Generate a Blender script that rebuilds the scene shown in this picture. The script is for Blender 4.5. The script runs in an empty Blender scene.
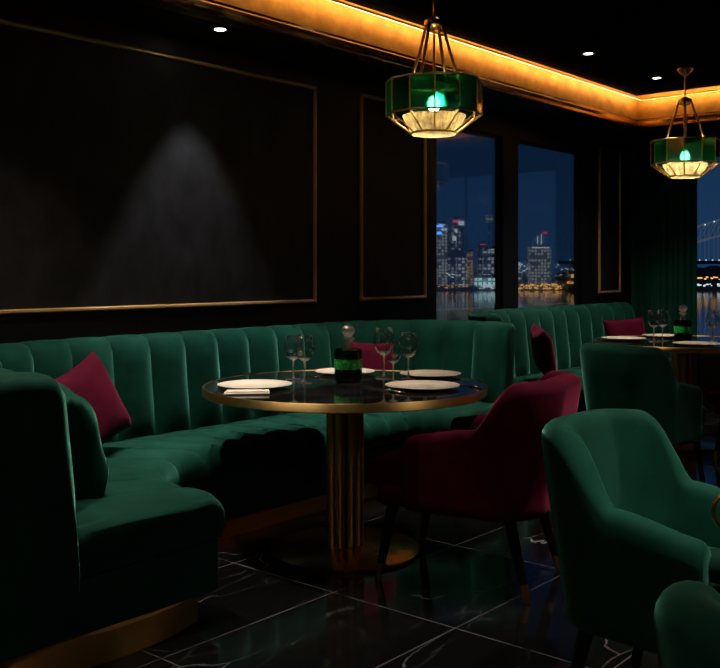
import bpy, bmesh, math, random
from mathutils import Vector, Matrix
random.seed(7)
PI = math.pi
C = bpy.context.scene.collection
FW = Vector((0.762, 0.648, 0)).normalized()
RT = Vector((0.648, -0.762, 0)).normalized()
CAMZ, FPX = 1.27, 952.0

def W(r, f, z=0.0):
    """metres to the right / forward of where the photographer stood -> room coordinates"""
    p = RT * r + FW * f
    return Vector((p.x, p.y, z))

# ---------------------------------------------------------------- materials
def new_mat(name):
    m = bpy.data.materials.new(name); m.use_nodes = True
    nt = m.node_tree
    return m, nt, nt.nodes['Principled BSDF']

def setp(b, **kw):
    for k, v in kw.items():
        k = k.replace('_', ' ')
        s = b.inputs[k]
        if isinstance(v, tuple) and len(v) == 3: v = (*v, 1)
        s.default_value = v

def simple(name, col, rough=0.5, metal=0.0, **kw):
    m, nt, b = new_mat(name)
    setp(b, Base_Color=col, Roughness=rough, Metallic=metal)
    for k, v in kw.items(): setp(b, **{k: v})
    return m

def N(nt, typ, **kw):
    n = nt.nodes.new(typ)
    for k, v in kw.items():
        if k in n.inputs: n.inputs[k].default_value = v
        else: setattr(n, k, v)
    return n

def velvet(name, col, col2, sheen, wt=0.9):
    m, nt, b = new_mat(name)
    tc = N(nt, 'ShaderNodeTexCoord')
    n1 = N(nt, 'ShaderNodeTexNoise', Scale=7.0, Detail=4.0, Roughness=0.6)
    n2 = N(nt, 'ShaderNodeTexNoise', Scale=420.0, Detail=2.0)
    r = N(nt, 'ShaderNodeValToRGB')
    r.color_ramp.elements[0].position = 0.3; r.color_ramp.elements[0].color = (*col, 1)
    r.color_ramp.elements[1].position = 0.75; r.color_ramp.elements[1].color = (*col2, 1)
    bp = N(nt, 'ShaderNodeBump', Strength=0.25, Distance=0.002)
    L = nt.links.new
    L(tc.outputs['Object'], n1.inputs['Vector']); L(tc.outputs['Object'], n2.inputs['Vector'])
    L(n1.outputs['Fac'], r.inputs['Fac']); L(r.outputs['Color'], b.inputs['Base Color'])
    L(n2.outputs['Fac'], bp.inputs['Height']); L(bp.outputs['Normal'], b.inputs['Normal'])
    setp(b, Roughness=0.85, Sheen_Weight=wt, Sheen_Roughness=0.30, Sheen_Tint=sheen, Specular_IOR_Level=0.12)
    return m

M = {}
M['green'] = velvet('green_velvet', (0.003, 0.044, 0.030), (0.006, 0.072, 0.050), (0.16, 0.62, 0.47), 1.0)
M['darkgreen'] = velvet('dark_green_velvet', (0.002, 0.020, 0.014), (0.003, 0.032, 0.022), (0.08, 0.40, 0.30), 0.5)
M['wine'] = velvet('burgundy_velvet', (0.075, 0.003, 0.018), (0.130, 0.005, 0.030), (0.80, 0.12, 0.26), 0.6)
M['curtain'] = velvet('curtain_green', (0.006, 0.062, 0.044), (0.010, 0.085, 0.060), (0.10, 0.50, 0.36), 0.6)
M['wall'] = simple('black_wall_paint', (0.0036, 0.0037, 0.0042), 0.5, Specular_IOR_Level=.25)
M['ceil'] = simple('black_ceiling_lacquer', (0.004, 0.0038, 0.0035), 0.6, Specular_IOR_Level=0.0)
M['frame'] = simple('black_window_metal', (0.006, 0.005, 0.005), 0.4)
M['blackwood'] = simple('black_lacquered_wood', (0.006, 0.006, 0.006), 0.3)
M['plate'] = simple('cream_porcelain', (0.78, 0.70, 0.58), 0.18)
M['linen'] = simple('cream_linen', (0.62, 0.56, 0.48), 0.85)
M['steel'] = simple('polished_steel', (0.75, 0.73, 0.70), 0.15, 1.0)
M['leather'] = simple('dark_green_leather', (0.003, 0.014, 0.010), 0.5)

def brass(name, col, rough, stretch=None, metal=1.0):
    m, nt, b = new_mat(name)
    tc = N(nt, 'ShaderNodeTexCoord'); mp = N(nt, 'ShaderNodeMapping')
    mp.inputs['Scale'].default_value = stretch or (8, 8, 8)
    n = N(nt, 'ShaderNodeTexNoise', Scale=6.0, Detail=5.0)
    mr = N(nt, 'ShaderNodeMapRange')
    mr.inputs['To Min'].default_value = rough - 0.03; mr.inputs['To Max'].default_value = rough + 0.04
    L = nt.links.new
    L(tc.outputs['Object'], mp.inputs['Vector']); L(mp.outputs['Vector'], n.inputs['Vector'])
    L(n.outputs['Fac'], mr.inputs['Value']); L(mr.outputs['Result'], b.inputs['Roughness'])
    setp(b, Base_Color=col, Metallic=metal)
    return m
M['brass'] = brass('brushed_brass', (0.72, 0.44, 0.15), 0.28)
M['plinth'] = brass('brass_plinth_sheet', (0.86, 0.58, 0.22), 0.50, (3, 3, .4))
setp(M['plinth'].node_tree.nodes['Principled BSDF'], Anisotropic=0.9, Anisotropic_Rotation=0.25)
_t = N(M['plinth'].node_tree, 'ShaderNodeTangent', direction_type='RADIAL', axis='Z'); M['plinth'].node_tree.links.new(_t.outputs[0], M['plinth'].node_tree.nodes['Principled BSDF'].inputs['Tangent'])
M['goldtrim'] = brass('gold_trim', (0.80, 0.48, 0.18), 0.34, None, .5)

def goldleaf():
    m, nt, b = new_mat('gold_leaf_cove')
    tc = N(nt, 'ShaderNodeTexCoord')
    n = N(nt, 'ShaderNodeTexNoise', Scale=9.0, Detail=8.0, Roughness=0.7)
    r = N(nt, 'ShaderNodeValToRGB')
    r.color_ramp.elements[0].position = 0.3; r.color_ramp.elements[0].color = (0.50, 0.22, 0.035, 1)
    r.color_ramp.elements[1].position = 0.75; r.color_ramp.elements[1].color = (0.80, 0.42, 0.09, 1)
    L = nt.links.new
    L(tc.outputs['Object'], n.inputs['Vector']); L(n.outputs['Fac'], r.inputs['Fac']); L(r.outputs['Color'], b.inputs['Base Color'])
    setp(b, Roughness=0.6, Metallic=0.0, Specular_IOR_Level=.3)
    return m
M['molding'] = brass('dark_gold_moulding', (0.30, 0.17, 0.06), 0.22)
M['tube'] = M['plinth'].copy(); M['tube'].name = 'vertically_brushed_brass'
M['leaf'] = goldleaf()

def emis(name, col, st):
    m, nt, b = new_mat(name)
    setp(b, Base_Color=(0, 0, 0), Emission_Color=col, Emission_Strength=st, Roughness=1.0, Specular_IOR_Level=0.0)
    return m
M['led'] = emis('warm_led_profile', (1.0, 0.58, 0.22), 43.0)
M['lens'] = emis('downlight_lens', (1.0, 0.95, 0.88), 12.0)
M['bulb'] = emis('warm_bulb', (1.0, 0.80, 0.48), 34.0)

def panel_mat():
    m, nt, b = new_mat('black_lacquer_panel')
    tc = N(nt, 'ShaderNodeTexCoord')
    n = N(nt, 'ShaderNodeTexNoise', Scale=3.2, Detail=9.0, Roughness=0.68, Distortion=0.4)
    mp = N(nt, 'ShaderNodeMapping'); mp.inputs['Scale'].default_value = (1.6, 1, 1.0)
    r = N(nt, 'ShaderNodeValToRGB')
    e = r.color_ramp.elements
    e[0].position = 0.40; e[0].color = (0.006, 0.006, 0.0066, 1)
    e[1].position = 0.80; e[1].color = (0.024, 0.0235, 0.028, 1)
    L = nt.links.new
    L(tc.outputs['Object'], mp.inputs['Vector']); L(mp.outputs['Vector'], n.inputs['Vector'])
    L(n.outputs['Fac'], r.inputs['Fac']); L(r.outputs['Color'], b.inputs['Base Color'])
    setp(b, Roughness=0.6, Specular_IOR_Level=0.3)
    return m
M['panel'] = panel_mat()

def marble():
    m, nt, b = new_mat('black_marble_tiles')
    L = nt.links.new
    tc = N(nt, 'ShaderNodeTexCoord')
    # veins: thin ridges of two distorted noises
    def vein(scale, width, bright, seed):
        mp = N(nt, 'ShaderNodeMapping'); mp.inputs['Location'].default_value = (seed, seed * 1.7, 0)
        mp.inputs['Rotation'].default_value = (0, 0, 0.6 + seed)
        mp.inputs['Scale'].default_value = (1, 2.6, 1)
        nz = N(nt, 'ShaderNodeTexNoise', Scale=2.2, Detail=4.0)
        ms = N(nt, 'ShaderNodeVectorMath', operation='SCALE'); ms.inputs['Scale'].default_value = 0.55
        av = N(nt, 'ShaderNodeVectorMath', operation='ADD')
        n = N(nt, 'ShaderNodeTexVoronoi', feature='DISTANCE_TO_EDGE', voronoi_dimensions='2D', Scale=scale)
        mr = N(nt, 'ShaderNodeMapRange', interpolation_type='SMOOTHSTEP')
        mr.inputs['From Max'].default_value = width; mr.inputs['To Min'].default_value = bright; mr.inputs['To Max'].default_value = 0
        n2 = N(nt, 'ShaderNodeTexNoise', Scale=1.6, Detail=3.0)
        mr2 = N(nt, 'ShaderNodeMapRange'); mr2.inputs['From Min'].default_value = 0.38; mr2.inputs['From Max'].default_value = 0.60
        mul = N(nt, 'ShaderNodeMath', operation='MULTIPLY')
        L(tc.outputs['Object'], mp.inputs['Vector']); L(mp.outputs['Vector'], nz.inputs['Vector'])
        L(nz.outputs['Color'], ms.inputs[0]); L(mp.outputs['Vector'], av.inputs[0]); L(ms.outputs[0], av.inputs[1]); L(av.outputs[0], n.inputs['Vector'])
        L(n.outputs['Distance'], mr.inputs['Value'])
        L(mp.outputs['Vector'], n2.inputs['Vector']); L(n2.outputs['Fac'], mr2.inputs['Value'])
        L(mr.outputs['Result'], mul.inputs[0]); L(mr2.outputs['Result'], mul.inputs[1])
        return mul.outputs[0]
    v1, v2 = vein(0.8, 0.011, 0.42, 0.3), vein(1.7, 0.011, 0.16, 2.1)
    # joints between the slabs: lines at fixed spacing along x and y
    sx = N(nt, 'ShaderNodeSeparateXYZ'); L(tc.outputs['Object'], sx.inputs[0])
    def joint(out, off, step):
        a = N(nt, 'ShaderNodeMath', operation='SUBTRACT'); a.inputs[1].default_value = off
        p = N(nt, 'ShaderNodeMath', operation='PINGPONG'); p.inputs[1].default_value = step / 2
        c = N(nt, 'ShaderNodeMath', operation='LESS_THAN'); c.inputs[1].default_value = 0.0028
        L(out, a.inputs[0]); L(a.outputs[0], p.inputs[0]); L(p.outputs[0], c.inputs[0])
        return c.outputs[0]
    jx, jy = joint(sx.outputs['X'], 2.79, 0.84), joint(sx.outputs['Y'], 1.93, 0.58)
    mx = N(nt, 'ShaderNodeMath', operation='MAXIMUM'); L(jx, mx.inputs[0]); L(jy, mx.inputs[1])
    js = N(nt, 'ShaderNodeMath', operation='MULTIPLY'); js.inputs[1].default_value = 0.24; L(mx.outputs[0], js.inputs[0])
    m2 = N(nt, 'ShaderNodeMath', operation='MAXIMUM'); L(v1, m2.inputs[0]); L(v2, m2.inputs[1])
    m3 = N(nt, 'ShaderNodeMath', operation='MAXIMUM'); L(m2.outputs[0], m3.inputs[0]); L(js.outputs[0], m3.inputs[1])
    mix = N(nt, 'ShaderNodeMix', data_type='RGBA')
    mix.inputs[6].default_value = (0.006, 0.006, 0.0065, 1); mix.inputs[7].default_value = (0.42, 0.41, 0.42, 1)
    L(m3.outputs[0], mix.inputs[0]); L(mix.outputs[2], b.inputs['Base Color'])
    rr = N(nt, 'ShaderNodeMapRange'); rr.inputs['To Min'].default_value = 0.10; rr.inputs['To Max'].default_value = 0.4
    L(mx.outputs[0], rr.inputs['Value']); L(rr.outputs['Result'], b.inputs['Roughness'])
    setp(b, Specular_IOR_Level=0.5)
    return m
M['marble'] = marble()

def tabletop_mat():
    m, nt, b = new_mat('black_stone_tabletop')
    tc = N(nt, 'ShaderNodeTexCoord'); n = N(nt, 'ShaderNodeTexNoise', Scale=5.0, Detail=8.0, Distortion=1.0)
    r = N(nt, 'ShaderNodeValToRGB'); e = r.color_ramp.elements
    e[0].position = 0.5; e[0].color = (0.006, 0.006, 0.0065, 1); e[1].position = 0.8; e[1].color = (0.035, 0.034, 0.034, 1)
    L = nt.links.new
    L(tc.outputs['Object'], n.inputs['Vector']); L(n.outputs['Fac'], r.inputs['Fac']); L(r.outputs['Color'], b.inputs['Base Color'])
    setp(b, Roughness=0.06)
    return m
M['top'] = tabletop_mat()

def thin_glass(name, tint, gloss=0.06, trans=None, transw=0.0, rough=0.03, edge=0.75):
    m = bpy.data.materials.new(name); m.use_nodes = True
    nt = m.node_tree; nt.nodes.clear(); L = nt.links.new
    out = N(nt, 'ShaderNodeOutputMaterial')
    t = N(nt, 'ShaderNodeBsdfTransparent'); t.inputs['Color'].default_value = (*tint, 1)
    g = N(nt, 'ShaderNodeBsdfGlossy'); g.inputs['Roughness'].default_value = rough
    lw = N(nt, 'ShaderNodeLayerWeight'); lw.inputs['Blend'].default_value = 0.25
    mr = N(nt, 'ShaderNodeMapRange'); mr.inputs['To Min'].default_value = gloss; mr.inputs['To Max'].default_value = edge
    mix = N(nt, 'ShaderNodeMixShader')
    L(lw.outputs['Fresnel'], mr.inputs['Value']); L(mr.outputs['Result'], mix.inputs[0])
    src = t.outputs[0]
    if trans:
        tr = N(nt, 'ShaderNodeBsdfTranslucent'); tr.inputs['Color'].default_value = (*trans, 1)
        m2 = N(nt, 'ShaderNodeMixShader'); m2.inputs[0].default_value = transw
        n = N(nt, 'ShaderNodeTexNoise', Scale=26.0, Detail=3.0, Roughness=0.6)
        tc = N(nt, 'ShaderNodeTexCoord'); L(tc.outputs['Object'], n.inputs['Vector'])
        mr3 = N(nt, 'ShaderNodeMapRange'); mr3.inputs['From Min'].default_value = 0.3; mr3.inputs['From Max'].default_value = 0.7
        mr3.inputs['To Min'].default_value = transw * 0.35; mr3.inputs['To Max'].default_value = min(1, transw * 1.5)
        L(n.outputs['Fac'], mr3.inputs['Value']); L(mr3.outputs['Result'], m2.inputs[0])
        L(t.outputs[0], m2.inputs[1]); L(tr.outputs[0], m2.inputs[2]); src = m2.outputs[0]
    L(src, mix.inputs[1]); L(g.outputs[0], mix.inputs[2]); L(mix.outputs[0], out.inputs[0])
    return m
M['glass'] = thin_glass('clear_drinking_glass', (0.985, 0.985, 0.985), 0.06, edge=0.30)
M['pane'] = thin_glass('window_glass', (0.93, 0.95, 0.97), 0.015)
def lamp_glass():
    m = thin_glass('emerald_lamp_glass', (0.03, 0.12, 0.06), 0.04, None, 0, 0.08)
    nt = m.node_tree; L = nt.links.new
    tr = [n for n in nt.nodes if n.type == 'BSDF_TRANSPARENT'][0]; mx = [n for n in nt.nodes if n.type == 'MIX_SHADER'][0]
    rf = N(nt, 'ShaderNodeBsdfRefraction', Roughness=.58, IOR=1.2); rf.inputs['Color'].default_value = (.01, .60, .38, 1)
    n = N(nt, 'ShaderNodeTexNoise', Scale=30.0, Detail=3.0); tc = N(nt, 'ShaderNodeTexCoord'); bp = N(nt, 'ShaderNodeBump', Strength=.5, Distance=.01)
    L(tc.outputs['Object'], n.inputs['Vector']); L(n.outputs['Fac'], bp.inputs['Height']); L(bp.outputs['Normal'], rf.inputs['Normal'])
    m2 = N(nt, 'ShaderNodeMixShader'); m2.inputs[0].default_value = .5
    L(tr.outputs[0], m2.inputs[1]); L(rf.outputs[0], m2.inputs[2]); L(m2.outputs[0], mx.inputs[1])
    return m
M['greenglass'] = lamp_glass()
M['diffuser'] = thin_glass('cream_ribbed_glass', (0.45, 0.38, 0.20), 0.04, (0.95, 0.74, 0.34), 0.62, 0.2)
M['decanter'] = thin_glass('green_decanter_glass', (0.02, 0.16, 0.06), 0.06, (0.01, 0.30, 0.08), 0.3)
M['crystal'] = thin_glass('milky_crystal_glass', (0.75, 0.75, 0.72), 0.25, (0.98, 0.96, 0.92), 0.6, .10, .5)  # milky white mixed in so stems and bowl bottoms look brightly lit
def label_mat():
    m, nt, b = new_mat('bright_green_label')
    tc = N(nt, 'ShaderNodeTexCoord'); v = N(nt, 'ShaderNodeTexVoronoi', Scale=60.0)
    r = N(nt, 'ShaderNodeValToRGB'); e = r.color_ramp.elements
    e[0].position = 0.25; e[0].color = (0.03, 0.95, 0.16, 1); e[1].position = 0.6; e[1].color = (0.01, 0.45, 0.07, 1)
    L = nt.links.new
    L(tc.outputs['Object'], v.inputs['Vector']); L(v.outputs['Distance'], r.inputs['Fac']); L(r.outputs['Color'], b.inputs['Base Color'])
    setp(b, Roughness=0.4)
    return m
M['label'] = label_mat()

# ---------------------------------------------------------------- mesh helpers
def link(o):
    C.objects.link(o); return o

def mesh_obj(name, verts, faces, mat, parent=None, smooth=True, angle=None, loc=None):
    me = bpy.data.meshes.new(name); me.from_pydata([tuple(v) for v in verts], [], faces)
    me.validate(); me.update()
    bm = bmesh.new(); bm.from_mesh(me); bmesh.ops.recalc_face_normals(bm, faces=bm.faces); bm.to_mesh(me); bm.free()
    if smooth:
        me.shade_smooth()
        if angle: me.set_sharp_from_angle(angle=math.radians(angle))
    me.materials.append(mat)
    o = bpy.data.objects.new(name, me); link(o)
    if parent: o.parent = parent
    if loc is not None: o.location = loc
    return o

class MB:
    def __init__(s): s.v, s.f = [], []
    def add(s, vs, fs):
        b = len(s.v); s.v += [Vector(v) for v in vs]; s.f += [tuple(b + i for i in f) for f in fs]; return s
    def box(s, x0, x1, y0, y1, z0, z1):
        vs = [(x, y, z) for z in (z0, z1) for y in (y0, y1) for x in (x0, x1)]
        return s.add(vs, [(0, 2, 3, 1), (4, 5, 7, 6), (0, 1, 5, 4), (1, 3, 7, 5), (3, 2, 6, 7), (2, 0, 4, 6)])
    def rbox(s, cx, cy, cz, sx, sy, sz, r, seg=4, puff=0.0):
        bm = bmesh.new(); bmesh.ops.create_cube(bm, size=1)
        bmesh.ops.scale(bm, vec=(sx, sy, sz), verts=bm.verts)
        if puff: bmesh.ops.subdivide_edges(bm, edges=bm.edges, cuts=1, use_grid_fill=True)
        if puff:
            for v in bm.verts:
                a = (1 - abs(v.co.x) / (sx / 2)) * (1 - abs(v.co.y) / (sy / 2))
                v.co.z += puff * (1 if v.co.z > 0 else 0) * (1 if a > 0.5 else 0)
            es = [e for e in bm.edges if len(e.link_faces) == 2 and e.calc_face_angle() > 0.9]
        else: es = bm.edges
        bmesh.ops.bevel(bm, geom=list(es), offset=r, segments=seg, profile=0.5, affect='EDGES')
        bmesh.ops.translate(bm, vec=(cx, cy, cz), verts=bm.verts)
        bm.verts.index_update()
        s.add([v.co.copy() for v in bm.verts], [tuple(v.index for v in f.verts) for f in bm.faces]); bm.free(); return s
    def lathe(s, prof, n=40, c=(0, 0, 0), a0=0.0):
        vs, fs = [], []
        for i in range(n):
            a = a0 + 2 * PI * i / n
            vs += [(c[0] + r * math.cos(a), c[1] + r * math.sin(a), c[2] + z) for r, z in prof]
        m = len(prof)
        for i in range(n):
            j = (i + 1) % n
            for k in range(m - 1): fs.append((i * m + k, j * m + k, j * m + k + 1, i * m + k + 1))
        return s.add(vs, fs)
    def tube(s, pts, r, n=10, closed=False, caps=True):
        pts = [Vector(p) for p in pts]; m = len(pts); rs = r if isinstance(r, (list, tuple)) else [r] * m
        vs, fs = [], []
        up = None
        for i, p in enumerate(pts):
            if closed: t = (pts[(i + 1) % m] - pts[i - 1]).normalized()
            else: t = (pts[min(i + 1, m - 1)] - pts[max(i - 1, 0)]).normalized()
            if up is None: up = t.orthogonal().normalized()
            up = (up - t * up.dot(t)).normalized(); w = t.cross(up)
            for k in range(n):
                a = 2 * PI * k / n; vs.append(p + (up * math.cos(a) + w * math.sin(a)) * rs[i])
        for i in range(m if closed else m - 1):
            j = (i + 1) % m
            for k in range(n): fs.append((i * n + k, i * n + (k + 1) % n, j * n + (k + 1) % n, j * n + k))
        if caps and not closed: fs += [tuple(range(n - 1, -1, -1)), tuple((m - 1) * n + k for k in range(n))]
        return s.add(vs, fs)
    def rings(s, rings, cap=True, bevel=0.0):
        """rings of equal length (closed profiles) swept into one skin, with rounded ends"""
        rings = [[Vector(p) for p in r] for r in rings]
        if bevel:
            def end(r0, r1):
                c0 = sum(r0, Vector()) / len(r0); c1 = sum(r1, Vector()) / len(r1); t = (c0 - c1).normalized()
                out = []
                for a in (0.35, 0.7, 1.05, 1.35, PI / 2):
                    ins = bevel * (1 - math.cos(a))
                    out.append([p + t * bevel * math.sin(a) + (c0 - p) * min(0.95, ins / max((c0 - p).length, 1e-6)) for p in r0])
                return out
            a, b = end(rings[0], rings[1]), end(rings[-1], rings[-2])
            rings = a[::-1] + rings + b
        n = len(rings[0]); vs = [p for r in rings for p in r]; fs = []
        for i in range(len(rings) - 1):
            for k in range(n): fs.append((i * n + k, i * n + (k + 1) % n, (i + 1) * n + (k + 1) % n, (i + 1) * n + k))
        if cap:
            for base, r in ((0, rings[0]), ((len(rings) - 1) * n, rings[-1])):
                fs.append(tuple(base + k for k in range(n)))
        return s.add(vs, fs)
    def build(s, name, mat, parent=None, smooth=True, angle=None, loc=None):
        return mesh_obj(name, s.v, s.f, mat, parent, smooth, angle, loc)

def thing(name, label, cat, loc=(0, 0, 0), rz=0.0, group=None):
    o = bpy.data.objects.new(name, None); link(o); o.empty_display_size = 0.1
    o.location = loc; o.rotation_euler = (0, 0, rz)
    return tag(o, label, cat, group)
def tag(o, label, cat, group=None, kind=None):
    o['label'] = label; o['category'] = cat
    if group: o['group'] = group
    if kind: o['kind'] = kind
    return o
def struct(o, label=None, cat=None):
    o['kind'] = 'structure'
    if label: o['label'] = label
    if cat: o['category'] = cat
    return o
def dup(root, loc, rz=0.0, label=None, group=None):
    r = root.copy(); link(r); r.location = loc; r.rotation_euler = (0, 0, rz)
    if label: r['label'] = label
    if group: r['group'] = group
    def rec(src, dst):
        for ch in list(src.children):
            c = ch.copy(); link(c); c.parent = dst; rec(ch, c)
    rec(root, r)
    return r

# ---------------------------------------------------------------- the room
YW, XW = 4.10, 9.00          # the panelled wall and the far wall
ZS, ZC = 2.545, 2.835        # lowered border and raised ceiling
X0, Y0 = -2.6, -3.2
SILL, HEAD = 0.80, 2.35
struct(MB().box(X0 - .2, XW + .25, Y0 - .2, YW + .25, -.2, 0).build('floor', M['marble'], smooth=False), 'black marble floor tiles with white veins', 'floor')
wins_l = [(5.69, 6.61), (6.84, 7.95)]
w = MB()
xs = [X0 - .2] + [v for a in wins_l for v in a] + [XW + .25]
for a, b in zip(xs[0::2], xs[1::2]): w.box(a, b, YW, YW + .07, 0, 3.0)
for a, b in wins_l: w.box(a, b, YW, YW + .07, 0, SILL); w.box(a, b, YW, YW + .07, HEAD, 3.0)
struct(w.build('wall_left', M['wall'], smooth=False), 'black panelled wall behind the banquettes', 'wall')
RWY = (1.2, 3.48)
w = MB().box(XW, XW + .07, Y0 - .2, RWY[0], 0, 3).box(XW, XW + .07, RWY[1], YW, 0, 3)
w.box(XW, XW + .07, RWY[0], RWY[1], 0, SILL - .2).box(XW, XW + .07, RWY[0], RWY[1], HEAD, 3)
struct(w.build('wall_right', M['wall'], smooth=False), 'black end wall with the curtained window', 'wall')
struct(MB().box(X0 - .2, X0, Y0 - .2, YW, 0, 3).build('wall_rear', M['wall'], smooth=False), 'black wall behind the viewer', 'wall')
struct(MB().box(X0, XW, Y0 - .2, Y0, 0, 3).build('wall_front', M['wall'], smooth=False), 'black wall on the near side of the room', 'wall')
struct(MB().box(X0 - .2, XW + .25, Y0 - .2, YW + .25, 3.0, 3.1).build('roof', M['wall'], smooth=False), 'dark roof slab over the room', 'roof')
TX0, TX1, TY0, TY1 = X0 + .5, 8.13, Y0 + .5, 3.65     # raised tray
struct(MB().box(TX0 - .02, TX1 + .02, TY0 - .02, TY1 + .02, ZC, 2.99).build('ceiling', M['ceil'], smooth=False), 'glossy black raised ceiling', 'ceiling')
s = MB().box(X0, XW, TY1 + .03, YW, ZS, 2.99).box(X0, XW, Y0, TY0 - .03, ZS, 2.99)
s.box(TX1 + .03, XW, TY0 - .03, TY1 + .03, ZS, 2.99).box(X0, TX0 - .03, TY0 - .03, TY1 + .03, ZS, 2.99)
struct(s.build('ceiling_border', M['wall'], smooth=False), 'lowered black ceiling border around the room', 'ceiling')
# gold face of the tray, brass moulding along its lower edge, LED profile under the ceiling
def ringbox(d0, d1, z0, z1):
    """rectangular frame between the tray edge moved out by d0 and by d1"""
    m = MB()
    m.box(TX0 - d1, TX1 + d1, TY1 + d0, TY1 + d1, z0, z1).box(TX0 - d1, TX1 + d1, TY0 - d1, TY0 - d0, z0, z1)
    m.box(TX1 + d0, TX1 + d1, TY0 - d0, TY1 + d0, z0, z1).box(TX0 - d1, TX0 - d0, TY0 - d0, TY1 + d0, z0, z1)
    return m
def swept_rect(profile):
    """profile of (out, z) points swept with mitred corners round the tray"""
    rs = []
    for cx, cy, sx, sy in ((TX0, TY0, -1, -1), (TX1, TY0, 1, -1), (TX1, TY1, 1, 1), (TX0, TY1, -1, 1), (TX0, TY0, -1, -1)):
        rs.append([(cx + sx * d, cy + sy * d, z) for d, z in profile])
    return MB().rings(rs, cap=False)
struct(swept_rect([(.0, 2.60), (.028, 2.60), (.028, ZC), (.0, ZC)]).build('trim_1', M['leaf'], smooth=False), 'gold leaf face of the ceiling recess', 'trim')
struct(swept_rect([(.06, ZS - .012), (-.028, ZS - .012), (-.036, ZS - .004), (-.036, ZS + .016), (-.022, ZS + .022), (-.016, ZS + .05),
                   (-.004, ZS + .062), (-.004, ZS + .075), (.02, ZS + .075), (.06, ZS + .03)]).build('trim_2', M['molding'], smooth=False), 'polished brass moulding under the ceiling recess', 'trim')
bar = struct(swept_rect([(-.078, ZC - .057), (-.070, ZC - .057), (-.070, ZC - .045), (-.078, ZC - .045), (-.078, ZC - .057)]).build('trim_3', M['goldtrim'], smooth=False), 'slim gold rail added to screen the room from the warm LED strip', 'trim')  # added rail backs the strip so it lights only the gold face
swept_rect([(-.0685, ZC - .057), (-.0685, ZC - .045)]).build('led_strip', M['led'], bar, smooth=False)

# gold framed panels on the left wall
def wall_panel(k, xa, xb, za, zb, label):
    t = 0.022
    f = MB()
    prof = [(0, 0), (0, -.012), (t * .3, -.020), (t * .7, -.020), (t, -.012), (t, 0)]     # (inwards, out of the wall)
    cs = [(xa, za, 1, 1), (xb, za, -1, 1), (xb, zb, -1, -1), (xa, zb, 1, -1), (xa, za, 1, 1)]
    f.rings([[(cx + sx * d, YW - .0005 + o, cz + sz * d) for d, o in prof] for cx, cz, sx, sz in cs], cap=False)
    o = struct(f.build('trim_%d' % k, M['goldtrim'], angle=40), label, 'trim')
    p = MB().box(xa + t * .8, xb - t * .8, YW - .005, YW + .001, za + t * .8, zb - t * .8).build('panel_face', M['panel'], o, smooth=False)
    return o
wall_panel(4, 0.70, 4.385, 1.065, 2.425, 'large gold framed black wall panel above the left banquette')
wall_panel(5, 4.815, 5.545, 1.065, 2.445, 'narrow gold framed black panel left of the windows')
wall_panel(6, 8.28, 8.74, 1.05, 2.435, 'slim gold framed black panel beside the green curtain')
struct(MB().box(X0, XW, YW - .015, YW, 0, .12).build('baseboard_left', M['wall'], smooth=False))

# windows
def window(k, a, b, z0, z1, wall, label, mull=None):
    fr, pn = MB(), MB()
    t, d = .022, .03
    def bx(m, u0, u1, v0, v1, w0, w1):
        if wall == 'left': m.box(u0, u1, YW + w0, YW + w1, v0, v1)
        else: m.box(XW + w0, XW + w1, u0, u1, v0, v1)
    bx(fr, a, a + t, z0, z1, .035, .035 + d); bx(fr, b - t, b, z0, z1, .035, .035 + d)
    bx(fr, a + t, b - t, z0, z0 + t, .035, .035 + d); bx(fr, a + t, b - t, z1 - t, z1, .035, .035 + d)
    if mull: bx(fr, mull - t / 2, mull + t / 2, z0 + t, z1 - t, .035, .035 + d)
    o = struct(fr.build('window_%d' % k, M['frame'], smooth=False), label, 'window')
    bx(pn, a + t, b - t, z0 + t, z1 - t, .048, .054)
    pn.build('pane', M['pane'], o, smooth=False)
window(1, 5.69, 6.61, SILL, HEAD, 'left', 'window beside the narrow panel, city towers outside')
window(2, 6.84, 7.95, SILL, HEAD, 'left', 'window between black piers above the far banquette')
window(3, RWY[0], RWY[1], SILL - .2, HEAD, 'right', 'window right of the green curtain, bridge outside', 2.2)

# curtain
def curtain():
    n, m, r0, r1 = 140, 14, [], []
    ya, yb = 3.405, 4.06
    vs, fs = [], []
    for j in range(m + 1):
        z = 0.02 + (2.53 - 0.02) * j / m
        for side in (0, 1):
            for i in range(n + 1):
                u = i / n
                a = 0.030 * (1 - .25 * j / m)
                x = XW - .085 + a * math.sin(u * 2 * PI * 8.0 + .5 * math.sin(u * 9)) + .012 * math.sin(u * 2 * PI * 19 + j * .1)
                vs.append((x + (.006 if side else 0), ya + (yb - ya) * u, z))
    row = 2 * (n + 1)
    for j in range(m):
        for side in (0, 1):
            for i in range(n):
                a = j * row + side * (n + 1) + i; b = a + row
                fs.append((a, a + 1, b + 1, b))
        for i in (0, n):
            a = j * row + i; fs.append((a, a + n + 1, a + n + 1 + row, a + row))
    for j in (0, m):
        for i in range(n):
            a = j * row + i; fs.append((a, a + 1, a + n + 2, a + n + 1))
    return mesh_obj('curtain', vs, fs, M['curtain'])
cu = thing('window_curtain', 'floor-length dark green curtain in the far corner beside the window', 'curtain', (0, 0, 0))
c_ = curtain(); c_.name = 'drape'; c_.parent = cu
r_ = MB().tube([(XW - .085, 3.2, 2.537), (XW - .085, 4.08, 2.537)], .007).build('curtain_rail', M['brass'], cu)

# ---------------------------------------------------------------- banquettes
def arc(c, r, a0, a1, n):
    return [Vector((c[0] + r * math.cos(math.radians(a0 + (a1 - a0) * i / n)), c[1] + r * math.sin(math.radians(a0 + (a1 - a0) * i / n)))) for i in range(n + 1)]
def line(p, q, n):
    p, q = Vector(p), Vector(q); return [p.lerp(q, i / n) for i in range(n + 1)]
def chain(*ss):
    out = list(ss[0])
    for s in ss[1:]: out += s[1:]
    return out

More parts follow.
